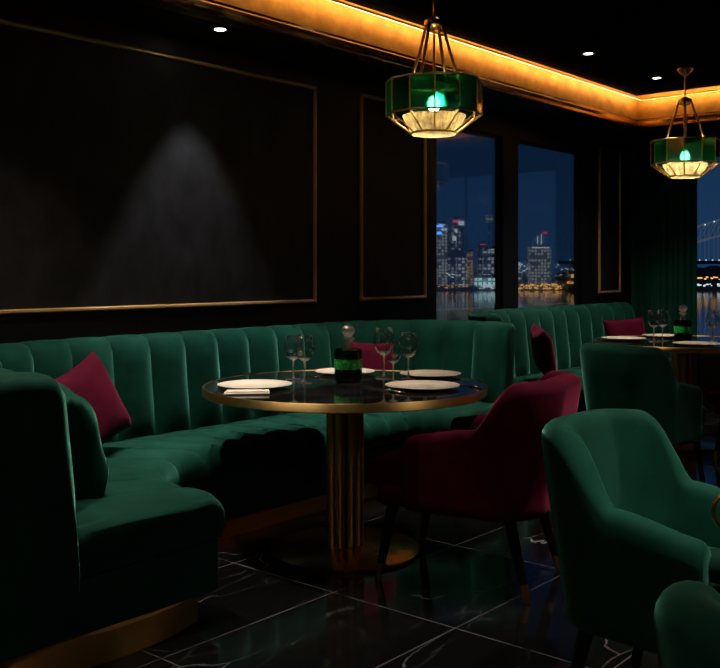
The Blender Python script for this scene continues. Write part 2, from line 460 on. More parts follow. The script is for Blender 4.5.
class Path:
    def __init__(s, outer, inner):
        s.o, s.i = outer, inner
        s.L = [0]
        for a, b in zip(outer, outer[1:]): s.L.append(s.L[-1] + (b - a).length)
        s.len = s.L[-1]
    def at(s, l):
        l = min(max(l, 0), s.len); k = 0
        while k < len(s.L) - 2 and s.L[k + 1] < l: k += 1
        f = (l - s.L[k]) / max(s.L[k + 1] - s.L[k], 1e-9)
        return s.o[k].lerp(s.o[k + 1], f), s.i[k].lerp(s.i[k + 1], f)
    def nrm(s, l):
        a, b = s.at(l - .03)[0], s.at(l + .03)[0]; t = (b - a).normalized()
        return Vector((-t.y, t.x))       # outwards, left of travel

def groove(f, p=2.1):
    return 1 - abs(2 * f - 1) ** p

def samples(bounds, per):
    """(length, channel fraction) pairs, denser near the seams"""
    out = []
    for a, b in zip(bounds, bounds[1:]):
        for j in range(per):
            f = j / per; f = .5 - .5 * math.cos(PI * f)
            out.append((a + (b - a) * f, f))
    out.append((bounds[-1], 1.0)); return out

def banquette(name, path, bb, sb, label, th0, th1, ztop=.945):
    root_xy = path.at(path.len / 2)[0]
    root = thing(name, label, 'banquette', (root_xy.x, root_xy.y, 0))
    off = Vector((root_xy.x, root_xy.y, 0))
    # backrest
    rings = []
    for l, f in samples(bb, 12):
        o, i = path.at(l); n = path.nrm(l); th = th1 + (th0 - th1) * max(0, 1 - l / .8)
        b = groove(f)
        pts = []
        def fo(z): return .055 * (z - .45) / .5
        prof = [(-.01, .10), (-.01, .30), (fo(.42), .42)]
        for z in (.48, .56, .64, .72, .80, .87):
            k = min(1, (z - .42) / .08)
            prof.append((fo(z) - .050 * b * k, z))
        rr = .055
        for a in (15, 35, 55, 75, 90):
            a = math.radians(a)
            prof.append((fo(ztop) + rr * (1 - math.cos(a)) - .034 * b * math.cos(a), ztop - rr + rr * math.sin(a) + .010 * b - .010))
        tt = fo(ztop) + th * .8
        prof += [((fo(ztop) + rr + tt) / 2, ztop + .004 * b - .006)]
        for a in (90, 60, 30, 0):
            a = math.radians(a); prof.append((tt - .03 + .03 * math.cos(a), ztop - .04 + .03 * math.sin(a)))
        prof += [(th, .6), (th, .10)]
        rings.append([Vector((o.x + n.x * d, o.y + n.y * d, z)) - off for d, z in prof])
    MB().rings(rings, bevel=.035).build('backrest', M['green'], root, angle=70)
    # seat cushion
    rings = []
    for l, f in samples(sb, 10):
        o, i = path.at(l); b = groove(f, 3.2); d = i - o; ln = d.length; d = d / ln
        prof = [(0, .295), (0, .40)]
        for v in (.02, .25, .5, .75, .9): prof.append((ln * v, .440 + .020 * b * (1 if v > .1 else .3) + .006 * math.sin(PI * v)))
        rr = .07
        for a in (80, 60, 40, 20, 0):
            a = math.radians(a)
            prof.append((ln - rr + rr * math.cos(a) + .004 * b, .440 - rr + rr * math.sin(a) + .020 * b * (.4 + .6 * math.sin(a))))
        prof += [(ln + .003, .335), (ln - .012, .30)]
        rings.append([Vector((o.x + d.x * u, o.y + d.y * u, z)) - off for u, z in prof])
    MB().rings(rings, bevel=.03).build('seat_cushion', M['green'], root, angle=70)
    # upholstered base and plinth
    def slab(back, front, z0, z1, trim, rnd):
        rings = []; n = 70
        for k in range(n + 1):
            l = trim + (path.len - 2 * trim) * k / n
            o, i = path.at(l); d = i - o; ln = d.length; d = d / ln
            pr = [(-back, z0), (-back, z1), (ln - front - rnd, z1), (ln - front, z1 - rnd), (ln - front, z0 + rnd), (ln - front - rnd, z0)]
            rings.append([Vector((o.x + d.x * u, o.y + d.y * u, z)) - off for u, z in pr])
        return MB().rings(rings, bevel=.012)
    slab(.0, .03, .10, .297, .0, .012).build('seat_base', M['green'], root, angle=50)
    # plinth: bowed brass band under the whole bench
    ob_, ib_ = [], []
    for k in range(71):
        l = .05 + (path.len - .10) * k / 70; o, i = path.at(l); d = (i - o); ln = d.length; d = d / ln
        ob_.append(o - d * (.12 + .14 * max(0, 1 - l / .8))); ib_.append(i - d * .10)
    def bow(p, q, sag, n=14):
        t = (q - p); nn_ = Vector((t.y, -t.x)).normalized()
        return [p.lerp(q, u / n) + nn_ * sag * 4 * (u / n) * (1 - u / n) for u in range(1, n)]
    outl = ob_ + bow(ob_[-1], ib_[-1], -.085) + ib_[::-1] + bow(ib_[0], ob_[0], -.085)
    m_ = len(outl); vv = [(p.x - off.x, p.y - off.y, z) for z in (0, .10) for p in outl]
    MB().add(vv, [(k, (k + 1) % m_, m_ + (k + 1) % m_, m_ + k) for k in range(m_)] + [tuple(range(m_)), tuple(range(m_, 2 * m_))]).build('plinth', M['plinth'], root, angle=40)
    return root

RL = .80
o1 = chain(line((1.73, 2.66), (1.73, 3.08), 8), arc((1.73 + RL, 3.08), RL, 180, 90, 24), line((2.53, 3.88), (4.55, 3.88), 24), arc((4.55, 3.38), .50, 90, 0, 20), line((5.05, 3.38), (5.06, 3.18), 6))
i1 = chain(line((2.35, 2.66), (2.35, 2.82), 8), arc((2.83, 2.84), .48, 180, 90, 24), line((2.83, 3.32), (4.30, 3.30), 24), arc((4.30, 3.16), .14, 90, 0, 20), line((4.44, 3.16), (4.46, 3.12), 6))
p1 = Path(o1, i1)
def even(a, b, w):
    n = max(1, round((b - a) / w)); return [a + (b - a) * k / n for k in range(n + 1)]
la = .42; lb = la + RL * PI / 2; lc = lb + 2.02; ld = lc + .5 * PI / 2
bb1 = even(0, la, .21)[:-1] + even(la, lb, .20)[:-1] + even(lb, lc, .222)[:-1] + even(lc, ld, .2)[:-1] + even(ld, p1.len, .21)
sb1 = [0, .40] + even(.40, lb, .32)[1:-1] + even(lb, lc, .222)[:-1] + even(lc, ld, .4)[:-1] + [p1.len]
banquette('banquette', p1, bb1, sb1, 'near U-shaped green velvet banquette with brass plinth under the large wall panel', .30, .15)
o2 = chain(arc((6.25, 3.40), .45, 158, 90, 16), line((6.25, 3.85), (8.60, 3.85), 24))
i2 = chain(arc((6.36, 3.30), .06, 158, 90, 16), line((6.36, 3.36), (8.60, 3.34), 24))
p2 = Path(o2, i2)
banquette('banquette', p2, even(0, p2.len, .225), even(0, p2.len, .45), 'far green velvet banquette below the windows, behind the far table', .20, .20, .965)

# ---------------------------------------------------------------- pillows
def pillow_mesh(w, h, t, seed):
    rnd = random.Random(seed); n = 22; vs, fs = [], []
    ph = [rnd.uniform(0, 6) for _ in range(6)]
    for side in (1, -1):
        for j in range(n + 1):
            for i in range(n + 1):
                u, v = 2 * i / n - 1, 2 * j / n - 1
                pinch = lambda a, b: a * (1 - .10 * (1 - b * b))
                x = w / 2 * pinch(u, v) ; z = h / 2 * pinch(v, u)
                e = max(0, (1 - u ** 4) * (1 - v ** 4))
                y = side * t / 2 * e ** .55
                y += .006 * e * math.sin(4 * u + ph[0]) * math.sin(3 * v + ph[1]) + .004 * e * math.sin(9 * u * v + ph[2])
                vs.append((x, y, z))
    m = (n + 1) ** 2
    for s in (0, 1):
        for j in range(n):
            for i in range(n):
                a = s * m + j * (n + 1) + i; f = (a, a + 1, a + n + 2, a + n + 1); fs.append(f if s else f[::-1])
    me = MB().add(vs, fs)
    bm = bmesh.new(); vv = [bm.verts.new(v) for v in me.v]
    for f in me.f: bm.faces.new([vv[k] for k in f])
    bmesh.ops.remove_doubles(bm, verts=bm.verts, dist=1e-5); bm.verts.index_update()
    r = MB().add([v.co.copy() for v in bm.verts], [tuple(v.index for v in f.verts) for f in bm.faces]); bm.free()
    return r
def pillow(loc, yaw, lean, roll, w, h, t, mat, label, seed):
    o = pillow_mesh(w, h, t, seed).build('throw_pillow', mat)
    o.rotation_mode = 'XYZ'
    o.matrix_world = Matrix.Translation(loc) @ Matrix.Rotation(yaw, 4, 'Z') @ Matrix.Rotation(lean, 4, 'X') @ Matrix.Rotation(roll, 4, 'Y')
    return tag(o, label, 'pillow')
R = math.radians
# local -y is the pillow's face; yaw turns it
pillow((2.40, 3.60, .675), R(17), R(-20), R(-17), .40, .39, .16, M['wine'], 'burgundy velvet pillow tilted in the left corner of the near banquette', 1)
pillow((1.97, 3.06, .655), R(70), R(-16), R(-6), .40, .40, .17, M['green'], 'dark green pillow leaning against the left arm of the near banquette', 2)
pillow((4.45, 3.69, .655), R(-5), R(-14), R(6), .40, .38, .13, M['wine'], 'burgundy pillow on the near banquette behind the decanter', 3)
pillow((6.19, 3.50, .67), R(40), R(-12), R(-6), .38, .38, .13, M['wine'], 'burgundy pillow at the left end of the far banquette', 4)
pillow((7.95, 3.66, .67), R(-20), R(-14), R(-2), .50, .36, .12, M['wine'], 'burgundy pillow at the right end of the far banquette near the curtain', 5)

# ---------------------------------------------------------------- tables
RT_ = .64
def make_table(loc, label):
    t = thing('dining_table', label, 'table', loc)
    MB().lathe([(0, .750), (RT_ - .012, .750), (RT_ - .008, .747), (RT_ - .008, .722), (0, .722)], 96).build('tabletop', M['top'], t, angle=30)
    MB().lathe([(RT_ - .008, .751), (RT_ - .002, .752), (RT_, .749), (RT_, .718), (RT_ - .004, .715), (RT_ - .02, .715), (RT_ - .02, .722), (RT_ - .008, .722), (RT_ - .008, .751)], 96).build('rim_band', M['tube'], t, angle=40)
    MB().lathe([(0, .70), (.22, .70), (.24, .708), (.24, .721), (0, .721)], 48).build('top_bracket', M['brass'], t, angle=40)
    k = 8
    for j in range(k):
        a = 2 * PI * (j + .5) / k
        MB().tube([(.066 * math.cos(a), .066 * math.sin(a), .028), (.066 * math.cos(a), .066 * math.sin(a), .701)], .0225, 18).build('column_tube', M['tube'], t, angle=50)
    MB().lathe([(0, 0), (.335, 0), (.338, .004), (.338, .014), (.33, .020), (.12, .027), (.10, .031), (0, .031)], 80).build('base_plate', M['brass'], t, angle=40)
    return t
T1 = W(-.068, 4.32); T2 = W(2.365, 6.95)
t1 = make_table(T1, 'round black table with brass rim and column in front of the near banquette')
t2 = dup(t1, T2, 0, 'round black table with brass rim farther back, beyond the dark green chair')
ZT = .7505

def plate_mesh(r):
    return MB().lathe([(0, .004), (r * .55, .004), (r * .62, .006), (r * .97, .0165), (r, .0175), (r, .0195), (r * .97, .0195), (r * .66, .010), (r * .58, .0075), (0, .0075)], 56)
plate_me = {}
def plate(r, f, rad, label, group):
    if rad not in plate_me:
        o = plate_mesh(rad).build('dinner_plate', M['plate'], angle=40)
        plate_me[rad] = o.data
    else:
        o = link(bpy.data.objects.new('dinner_plate', plate_me[rad]))
    o.location = W(r, f, ZT - .0035); return tag(o, label, 'plate', group)
g1, g2 = 'plates on the near table', 'plates on the far table'
plate(-.465, 4.22, .165, 'cream plate at the left edge of the near table beside folded napkin', g1)
plate(.275, 4.19, .165, 'cream plate on the near table, closest to the burgundy chair', g1)
plate(-.075, 4.77, .15, 'cream plate on the near table half hidden behind the decanter', g1)
plate(.345, 4.66, .15, 'cream plate on the near table behind the three wine glasses', g1)

def glass_parts():
    pr = [(.000, .0985), (.014, .1005), (.031, .112), (.044, .136), (.0475, .158), (.044, .188), (.038, .216)]
    bowl = MB().lathe(pr + [(r - .0012, z) for r, z in pr[::-1]], 28)
    stem_with_glint = MB().lathe([(0, .1005), (.0135, .102), (.0290, .1135), (.0300, .1128), (.014, .100), (.0065, .0985), (.0042, .088), (.0036, .05), (.0042, .02), (.008, .008), (.020, .0045), (.035, .003), (.036, .0015), (.035, 0), (0, 0)], 28)  # flared top under the bowl stands for a bright V-shaped reflection
    return bowl, stem_with_glint
glass0 = None
def wine_glass(r, f, label, group, sc=1.0):
    global glass0
    if glass0 is None:
        glass0 = thing('wine_glass', label, 'glass', W(r, f, ZT), 0, group)
        b, s = glass_parts(); b.build('bowl', M['glass'], glass0); s.build('stem_with_glint', M['crystal'], glass0); g = glass0
    else: g = dup(glass0, W(r, f, ZT), 0, label, group)
    g.scale = (sc, sc, sc); return g
gg1, gg2 = 'wine glasses on the near table', 'wine glasses on the far table'
wine_glass(-.315, 4.50, 'left glass of the pair between left plate and decanter, set farther back', gg1, .97)
wine_glass(-.255, 4.38, 'right glass of the pair between left plate and decanter, set closer', gg1, 1.02)
wine_glass(.115, 4.58, 'tallest wine glass just right of the decanter on the near table', gg1, 1.12)
wine_glass(.155, 4.44, 'middle wine glass of the three right of the decanter on the near table', gg1, .86)
wine_glass(.232, 4.56, 'rightmost wine glass of the three beside the decanter on the near table', gg1, 1.02)

dec0 = None
def decanter(r, f, label):
    global dec0
    if dec0 is None:
        t = thing('decanter', label, 'decanter', W(r, f, ZT))
        pr = [(.0, 0), (.052, 0), (.060, .006), (.063, .03), (.0655, .138), (.064, .150), (.058, .154), (.022, .154)]
        MB().lathe(pr + [(max(0, a - .004), z + (.008 if a < .06 and z < .01 else -.001)) for a, z in pr[::-1]], 12, a0=.2).build('bottle_body', M['decanter'], t, angle=30)
        MB().lathe([(.0, .010), (.057, .010), (.0585, .09), (.058, .112), (0, .112)], 24).build('liquor', simple('dark_green_liquor', (.002, .02, .006), .1), t, angle=30)
        MB().lathe([(.0645, .062), (.0652, .062), (.0655, .108), (.0648, .108)], 12, a0=.2).build('label_band', M['label'], t, angle=30)
        MB().lathe([(0, .155), (.023, .155), (.019, .163), (.017, .18), (.018, .193), (.024, .197), (.029, .199), (.030, .204), (.018, .209), (.021, .218), (.029, .228), (.032, .240), (.029, .252), (.018, .261), (0, .264)], 14).build('stopper', M['crystal'], t, angle=30)
        dec0 = t
    else: t = dup(dec0, W(r, f, ZT), .3, label)
    return t
decanter(-.055, 4.42, 'green glass decanter with crystal stopper standing on the near table')

# napkin and cutlery
def napkin(r, f, yaw, label):
    m = MB()
    m.rbox(0, 0, .004, .19, .085, .008, .003, 2); m.rbox(.004, .006, .0105, .18, .070, .006, .0025, 2)
    o = m.build('folded_napkin', M['linen'], angle=50); o.location = W(r, f, ZT + .0005); o.rotation_euler = (0, 0, yaw)
    return tag(o, label, 'napkin')
napkin(-.475, 3.995, R(-49.6 + 6), 'folded cream napkin in front of the left plate on the near table')
def fork_mesh():
    m = MB().tube([(0, -.095, .004), (0, -.05, .005), (0, .03, .0035), (0, .05, .004)], [.0045, .0035, .0022, .004], 8)
    m.rbox(0, .058, .0045, .020, .022, .003, .0013, 2)
    for x in (-.0082, -.0027, .0027, .0082): m.tube([(x, .066, .0045), (x, .095, .006)], .0014, 6)
    return m
def knife_mesh():
    m = MB().tube([(0, -.105, .004), (0, -.02, .0045), (0, -.005, .004)], [.0055, .005, .003], 8)
    m.rbox(.002, .055, .004, .018, .125, .0024, .001, 2)
    return m
fork_o = knife_o = None
def cut(kind, r, f, yaw, label, group):
    global fork_o, knife_o
    if kind == 'fork':
        if fork_o is None: fork_o = o = fork_mesh().build('fork', M['steel'])
        else: o = link(fork_o.copy())
    else:
        if knife_o is None: knife_o = o = knife_mesh().build('knife', M['steel'])
        else: o = link(knife_o.copy())
    o.location = W(r, f, ZT); o.rotation_euler = (0, 0, yaw); return tag(o, label, kind, group)
gc = 'cutlery on the near table'
cut('fork', .080, 4.16, R(-49.6 + 38), 'steel fork left of the plate by the burgundy chair', gc)
cut('knife', .120, 4.075, R(-49.6 + 42), 'steel knife left of the plate by the burgundy chair', gc)
cut('knife', .480, 4.26, R(-49.6 + 30), 'steel knife at the right edge of the near table', gc)
cut('fork', -.270, 4.64, R(-49.6 + 50), 'steel fork behind the pair of glasses on the near table', gc)

# far table setting
def far(dr, df): return 2.365 + dr, 6.95 + df
for (dr, df, rad, lb) in ((-.40, .15, .165, 'cream plate at the left edge of the far table'), (-.03, -.36, .165, 'cream plate at the front of the far table'),
                          (-.02, .44, .15, 'cream plate on the far table behind its decanter'), (.46, -.06, .15, 'cream plate at the right edge of the far table')):
    plate(*far(dr, df), rad, lb, g2)
wine_glass(*far(-.235, -.05), 'left glass of the pair left of the far table decanter', gg2, 1.05)
wine_glass(*far(-.150, .02), 'right glass of the pair left of the far table decanter', gg2, 1.05)
wine_glass(*far(.170, -.10), 'nearer glass right of the far table decanter', gg2, 1.0)
wine_glass(*far(.245, .08), 'farther glass right of the far table decanter', gg2, 1.05)
decanter(*far(.01, .05), 'small green decanter with crystal stopper on the far table')

# ---------------------------------------------------------------- armchairs
def smooth(a, b, x):
    x = min(1, max(0, (x - a) / (b - a))); return x * x * (3 - 2 * x)
def armchair_shell():
    a, yb, yf, rc = .250, -.285, .125, .15
    pts = chain(line((-a, yf), (-a, yb + rc), 20), arc((-a + rc, yb + rc), rc, 180, 270, 32), line((-a + rc, yb), (a - rc, yb), 10), arc((a - rc, yb + rc), rc, 270, 360, 32), line((a, yb + rc), (a, yf), 20))
    rings = []
    for k, p in enumerate(pts):
        q0, q1 = pts[max(0, k - 1)], pts[min(len(pts) - 1, k + 1)]
        t = (q1 - q0).normalized(); n = Vector((t.y, -t.x))     # outwards
        bk = smooth(-.10, -.24, p.y)                            # 0 on the arms, 1 across the back
        h = .612 + .038 * smooth(.16, -.10, p.y) + .190 * bk + .012 * (1 - (p.x / a) ** 2) * bk
        th = .080 + .016 * bk
        lean = .04 + .14 * max(0, -n.y)
        def off(z): return lean * (z - .45)
        prof = [(th * .32, .312), (th * .44, .325)]
        for z in (.36, .45, .55): prof.append((off(z) + th / 2 + .004, z))
        zc = h - th / 2
        if zc > .62: prof.append((off((.55 + zc) / 2) + th / 2 + .004, (.55 + zc) / 2))
        else: prof.append((off((.55 + zc) / 2) + th / 2 + .004, (.55 + zc) / 2))
        for ang in (0, 20, 40, 60, 80, 100, 120, 140, 160, 180):
            ang_ = R(ang); prof.append((off(zc) + th / 2 * math.cos(ang_), zc + th / 2 * math.sin(ang_)))
        for z in ((zc + .50) / 2, .50, .42): prof.append((off(z) - th / 2 - .006 * bk, z))
        prof += [(-th * .4, .335), (-th * .3, .312)]
        rings.append([(p.x + n.x * d, p.y + n.y * d, z) for d, z in prof])
    return MB().rings(rings, bevel=.028)

def make_chair(name, label, mat, loc, rz, group=None):
    t = thing(name, label, 'chair', loc, rz, group)
    armchair_shell().build('shell', mat, t, angle=75)
    MB().rbox(0, .055, .430, .44, .58, .115, .048, 5, .012).build('seat_cushion', mat, t)
    MB().rbox(0, .012, .352, .475, .54, .09, .03, 4).build('seat_base', mat, t)
    for sx, sy in ((-1, 1), (1, 1), (1, -1), (-1, -1)):
        p0 = Vector((sx * .195, .225 if sy > 0 else -.215, .318)); p1_ = Vector((sx * .225, .275 if sy > 0 else -.290, 0))
        lg = MB().tube([p0, p0.lerp(p1_, .78)], [.023, .0155], 14).build('leg', M['blackwood'], t, angle=50)
        MB().tube([p0.lerp(p1_, .78), p1_], [.0158, .012], 14).build('brass_tip', M['brass'], lg, angle=50)
    return t
def heading(r, f):
    """rotation that turns the chair's front (+y) towards right r / forward f"""
    v = RT * r + FW * f; return math.atan2(-v.x, v.y)
wine_chair = make_chair('dining_armchair', 'burgundy velvet armchair pulled up to the near table', M['wine'], W(.45, 3.965), heading(-.89, .456), 'burgundy armchairs'); wine_chair.scale = (1, 1.12, 1)
c = dup(wine_chair, W(2.74, 6.32), heading(-.80, .60), 'burgundy armchair at the right edge by the far table', 'burgundy armchairs')
green_chair = make_chair('dining_armchair', 'large green velvet armchair in the right foreground, seat facing the viewer', M['green'], W(.892, 2.57), heading(.72, -.69), 'green armchairs')
c = dup(green_chair, W(1.63, 5.40), heading(.74, .67), 'dark green armchair seen from behind at the far table', 'green armchairs'); c.scale = (.88, 1, 1.02)
dup(green_chair, W(.81, 1.23), heading(.87, .5), 'green armchair cut off at the bottom right, closest to the viewer', 'green armchairs')

green_chair.scale = (.89, .96, 1)
# handbag on the foreground chair
hb = thing('handbag', 'dark round handbag with brass ring handle on the foreground green chair', 'bag', W(.915, 2.34, .497), R(-49.6))
pr = []
vs = MB()
rings = []
for k in range(25):
    a = PI * k / 24
    rings.append([(-.085 * math.cos(a) * 1.0, .045 * math.cos(b) * math.sin(a) ** .6, .045 + (.045 * math.sin(b)) * math.sin(a) ** .6) for b in [2 * PI * j / 20 for j in range(20)]])
vs.rings(rings).build('bag_body', M['darkgreen'], hb)
MB().tube([(-.012, 0, .086), (-.010, 0, .125), (0, 0, .141), (.010, 0, .125), (.012, 0, .086)], .005, 8).build('handle_tab', M['darkgreen'], hb)
MB().tube([(.047 * math.cos(2 * PI * j / 48), 0, .180 + .047 * math.sin(2 * PI * j / 48)) for j in range(48)], .0055, 10, closed=True).build('ring_handle', M['brass'], hb)

# ---------------------------------------------------------------- pendants
def make_pendant(loc, label, drop):
    """origin at the bottom of the lamp; drop = height of the ceiling above it"""
    t = thing('pendant_lamp', label, 'lamp', loc, .12, 'pendant lamps')
    n, R0, R1 = 12, .255, .125
    zb, zm, zt, zh = .012, .108, .285, .575
    def P(r, k, z): a = 2 * PI * k / n; return Vector((r * math.cos(a), r * math.sin(a), z))
    f = MB()
    for z, r, w in ((zt, R0, .005), (zm, R0, .0055), (zb, R1, .006)):
        f.tube([P(r, k, z) for k in range(n)], w, 8, closed=True)
    for k in range(n):
        f.tube([P(R0, k, zm), P(R0, k, zt)], .0042, 8)
        f.tube([P(R0, k, zm), P(R1, k, zb)], .0042 if k % 1 == 0 else .003, 8)
    f.build('lamp_frame', M['brass'], t, angle=50)
    g = MB()
    for k in range(n):
        a, b = P(R0, k, zm), P(R0, k + 1, zm); c_, d_ = P(R0, k + 1, zt), P(R0, k, zt)
        inn = .975
        g.add([a, b, c_, d_], [(0, 1, 2, 3)])
    g.build('glass_drum', M['greenglass'], t, smooth=False)
    d = MB(); rb = []
    m = 72
    pf = [(.0, .004), (.112, .004), (.122, .012), (.165, .100), (.168, .106)]
    vs_, fs_ = [], []
    for i in range(m):
        a = 2 * PI * i / m; rp = 1 + (.012 if i % 2 else -.012)
        vs_ += [((r if q < 2 else r * rp) * math.cos(a), (r if q < 2 else r * rp) * math.sin(a), z) for q, (r, z) in enumerate(pf)]
    for i in range(m):
        j = (i + 1) % m
        for k in range(len(pf) - 1): fs_.append((i * 5 + k, j * 5 + k, j * 5 + k + 1, i * 5 + k + 1))
    d.add(vs_, fs_); d.build('diffuser_bowl', M['diffuser'], t, smooth=False)
    MB().lathe([(0, .132), (.02, .134), (.033, .152), (.035, .170), (.026, .195), (.015, .21), (0, .212)], 20).build('bulb', M['bulb'], t)
    MB().lathe([(0, .208), (.017, .208), (.017, .25), (.006, .256), (.006, zh), (0, zh)], 16).build('socket', M['brass'], t, angle=40)
    for k in (0, 3, 6, 9):
        s_ = MB(); a = P(.045, k, zh + .01); b = P(R0 * .62, k, zt + .06); c2 = P(R0, k, zt)
        s_.tube([P(.045, k, zh + .025), P(.062, k, zh - .03), P(.10, k, zt + .14), P(.148, k, zt)], .009, 8)
        s_.tube([P(.148, k, zt), P(R0, k, zt)], .005, 8)
        s_.build('strap', M['brass'], t)
    MB().lathe([(0, zh + .055), (.018, zh + .055), (.03, zh + .045), (.05, zh + .038), (.052, zh + .012), (.04, zh), (.012, zh - .012), (0, zh - .012)], 24).build('hub', M['brass'], t, angle=40)
    MB().lathe([(0, zh + .05), (.0075, zh + .05), (.0075, drop - .05), (0, drop - .05)], 12).build('rod', M['brass'], t, angle=40)
    MB().lathe([(0, drop - .06), (.012, drop - .06), (.022, drop - .05), (.055, drop - .018), (.062, drop - .004), (.062, drop), (0, drop)], 28).build('ceiling_canopy', M['brass'], t, angle=40)
    return t
PZ = 1.985
pn1 = make_pendant(W(.394, 5.07, PZ), 'green glass pendant lamp hanging over the near banquette', ZC - PZ)
pn2 = dup(pn1, W(2.53, 7.41, PZ), .35, 'green glass pendant lamp hanging farther back above the far table')

# ---------------------------------------------------------------- downlights
def downlight(x, y, z, label, watts, size, blend=.5, aim=None, col=(1, .86, .70), group='ceiling downlights'):
    t = thing('ceiling_downlight', label, 'light', (x, y, z), 0, group)
    MB().lathe([(.030, -.001), (.044, -.006), (.048, -.004), (.048, 0), (.03, 0), (.03, -.001)], 28).build('trim_ring', M['frame'], t, angle=40)
    MB().lathe([(0, -.0025), (.030, -.0025), (.030, -.0005), (0, -.0005)], 28).build('lens', M['lens'], t, angle=40)
    l = bpy.data.lights.new('downlight_beam', 'SPOT'); l.energy = watts; l.spot_size = R(size); l.spot_blend = blend; l.color = col; l.shadow_soft_size = .03
    o = link(bpy.data.objects.new('downlight_beam', l)); o.parent = t; o.location = (0, 0, -.012)
    if aim:
        d = Vector(aim) - Vector((x, y, z)); o.rotation_euler = d.to_track_quat('-Z', 'Y').to_euler()
    return t
downlight(3.36, 3.83, ZS, 'small downlight in the lowered border above the large wall panel', 60, 61, .5, col=(.95, .95, 1))
downlight(6.31, 3.20, ZC, 'ceiling downlight left of the far pendant lamp', 90, 85, .8)
downlight(7.47, 3.18, ZC, 'ceiling downlight just left of the far pendant canopy', 90, 105, .8)
near = 'unseen downlight in the black ceiling, placed to light the near dining area'
cw, c3 = W(1.12, 2.1), W(.2, -.8)  # c3: lamp added behind the viewer to brighten brass and chair sides
for x, y, wt, sz in ((2.2, 3.40, 110, 72), (3.3, 3.5, 60, 68), (4.42, 3.12, 150, 66), (3.2, 2.95, 110, 46), (cw.x, cw.y, 190, 66), (c3.x, c3.y, 62, 150), (2.08, 2.80, 70, 62), (W(1.5, 3.6).x, W(1.5, 3.6).y, 120, 84)):  # all out of view; the last is added to light the burgundy chair
    downlight(x, y, ZC, near, wt, sz, .9, group='unseen downlights lighting the dining area')

# ---------------------------------------------------------------- the city across the water
ZWATER = -20.0
def water_mat():
    m, nt, b = new_mat('night_harbour_water')
    tc = N(nt, 'ShaderNodeTexCoord'); mp = N(nt, 'ShaderNodeMapping'); mp.inputs['Scale'].default_value = (.05, .05, .05)
    n = N(nt, 'ShaderNodeTexNoise', Scale=4.0, Detail=4.0); bp = N(nt, 'ShaderNodeBump', Strength=.05, Distance=1.0)
    L = nt.links.new
    L(tc.outputs['Object'], mp.inputs['Vector']); L(mp.outputs['Vector'], n.inputs['Vector']); L(n.outputs['Fac'], bp.inputs['Height']); L(bp.outputs['Normal'], b.inputs['Normal'])
    setp(b, Base_Color=(.004, .03, .12), Roughness=.07)
    return m
def on_circle(ang, d):
    return FW * (d * math.cos(ang)) + RT * (d * math.sin(ang))
wq = [W(-300, 30, ZWATER), W(-300, 1800, ZWATER), W(1500, 1800, ZWATER), W(1500, 30, ZWATER)]
struct(MB().add(wq, [(0, 1, 2, 3)]).build('harbour_water', water_mat(), smooth=False), 'dark blue harbour water outside the windows', 'water')
land_m = simple('dark_land', (.006, .009, .010), .9)
# far shore: low land with a bumpy ridge
vs, fs = [], []
nn = 120
for k in range(nn + 1):
    x = -150 + 1000 * k / nn
    hgt = 7 + 5 * math.sin(k * .37) + 4 * math.sin(k * .9 + 1) + 3 * math.sin(k * 2.3)
    vs += [W(x, 1005, ZWATER - 1), W(x, 1006, ZWATER + 3), W(x, 1060, ZWATER + 5 + .3 * hgt), W(x, 1200, ZWATER + 12 + hgt), W(x, 1300, ZWATER - 1)]
for k in range(nn):
    for j in range(4): a = k * 5 + j; fs.append((a, a + 1, a + 6, a + 5))
struct(MB().add(vs, fs).build('far_shore_land', land_m), 'dark low shore across the water', 'land')

def tower_mat(name, wall, lit, density, strength, cw=4.0, ch=3.6, base=0.0):
    m, nt, b = new_mat(name); L = nt.links.new
    tc = N(nt, 'ShaderNodeTexCoord'); sp = N(nt, 'ShaderNodeSeparateXYZ'); L(tc.outputs['Object'], sp.inputs[0])
    ad = N(nt, 'ShaderNodeMath', operation='ADD'); L(sp.outputs['X'], ad.inputs[0]); L(sp.outputs['Y'], ad.inputs[1])
    def cell(o, c):
        d = N(nt, 'ShaderNodeMath', operation='DIVIDE'); d.inputs[1].default_value = c; L(o, d.inputs[0])
        fl = N(nt, 'ShaderNodeMath', operation='FLOOR'); L(d.outputs[0], fl.inputs[0])
        fr = N(nt, 'ShaderNodeMath', operation='FRACT'); L(d.outputs[0], fr.inputs[0])
        lt = N(nt, 'ShaderNodeMath', operation='LESS_THAN'); lt.inputs[1].default_value = .68; L(fr.outputs[0], lt.inputs[0])
        return fl.outputs[0], lt.outputs[0]
    fx, mx = cell(ad.outputs[0], cw); fz, mz = cell(sp.outputs['Z'], ch)
    cb = N(nt, 'ShaderNodeCombineXYZ'); L(fx, cb.inputs[0]); L(fz, cb.inputs[1])
    wn = N(nt, 'ShaderNodeTexWhiteNoise', noise_dimensions='2D'); L(cb.outputs[0], wn.inputs['Vector'])
    gt = N(nt, 'ShaderNodeMath', operation='LESS_THAN'); gt.inputs[1].default_value = density; L(wn.outputs['Value'], gt.inputs[0])
    a = N(nt, 'ShaderNodeMath', operation='MULTIPLY'); L(mx, a.inputs[0]); L(mz, a.inputs[1])
    c_ = N(nt, 'ShaderNodeMath', operation='MULTIPLY'); L(a.outputs[0], c_.inputs[0]); L(gt.outputs[0], c_.inputs[1])
    sc = N(nt, 'ShaderNodeMath', operation='MULTIPLY_ADD'); sc.inputs[1].default_value = strength; sc.inputs[2].default_value = base; L(c_.outputs[0], sc.inputs[0])
    L(sc.outputs[0], b.inputs['Emission Strength'])
    setp(b, Base_Color=wall, Emission_Color=lit, Roughness=.7)
    return m
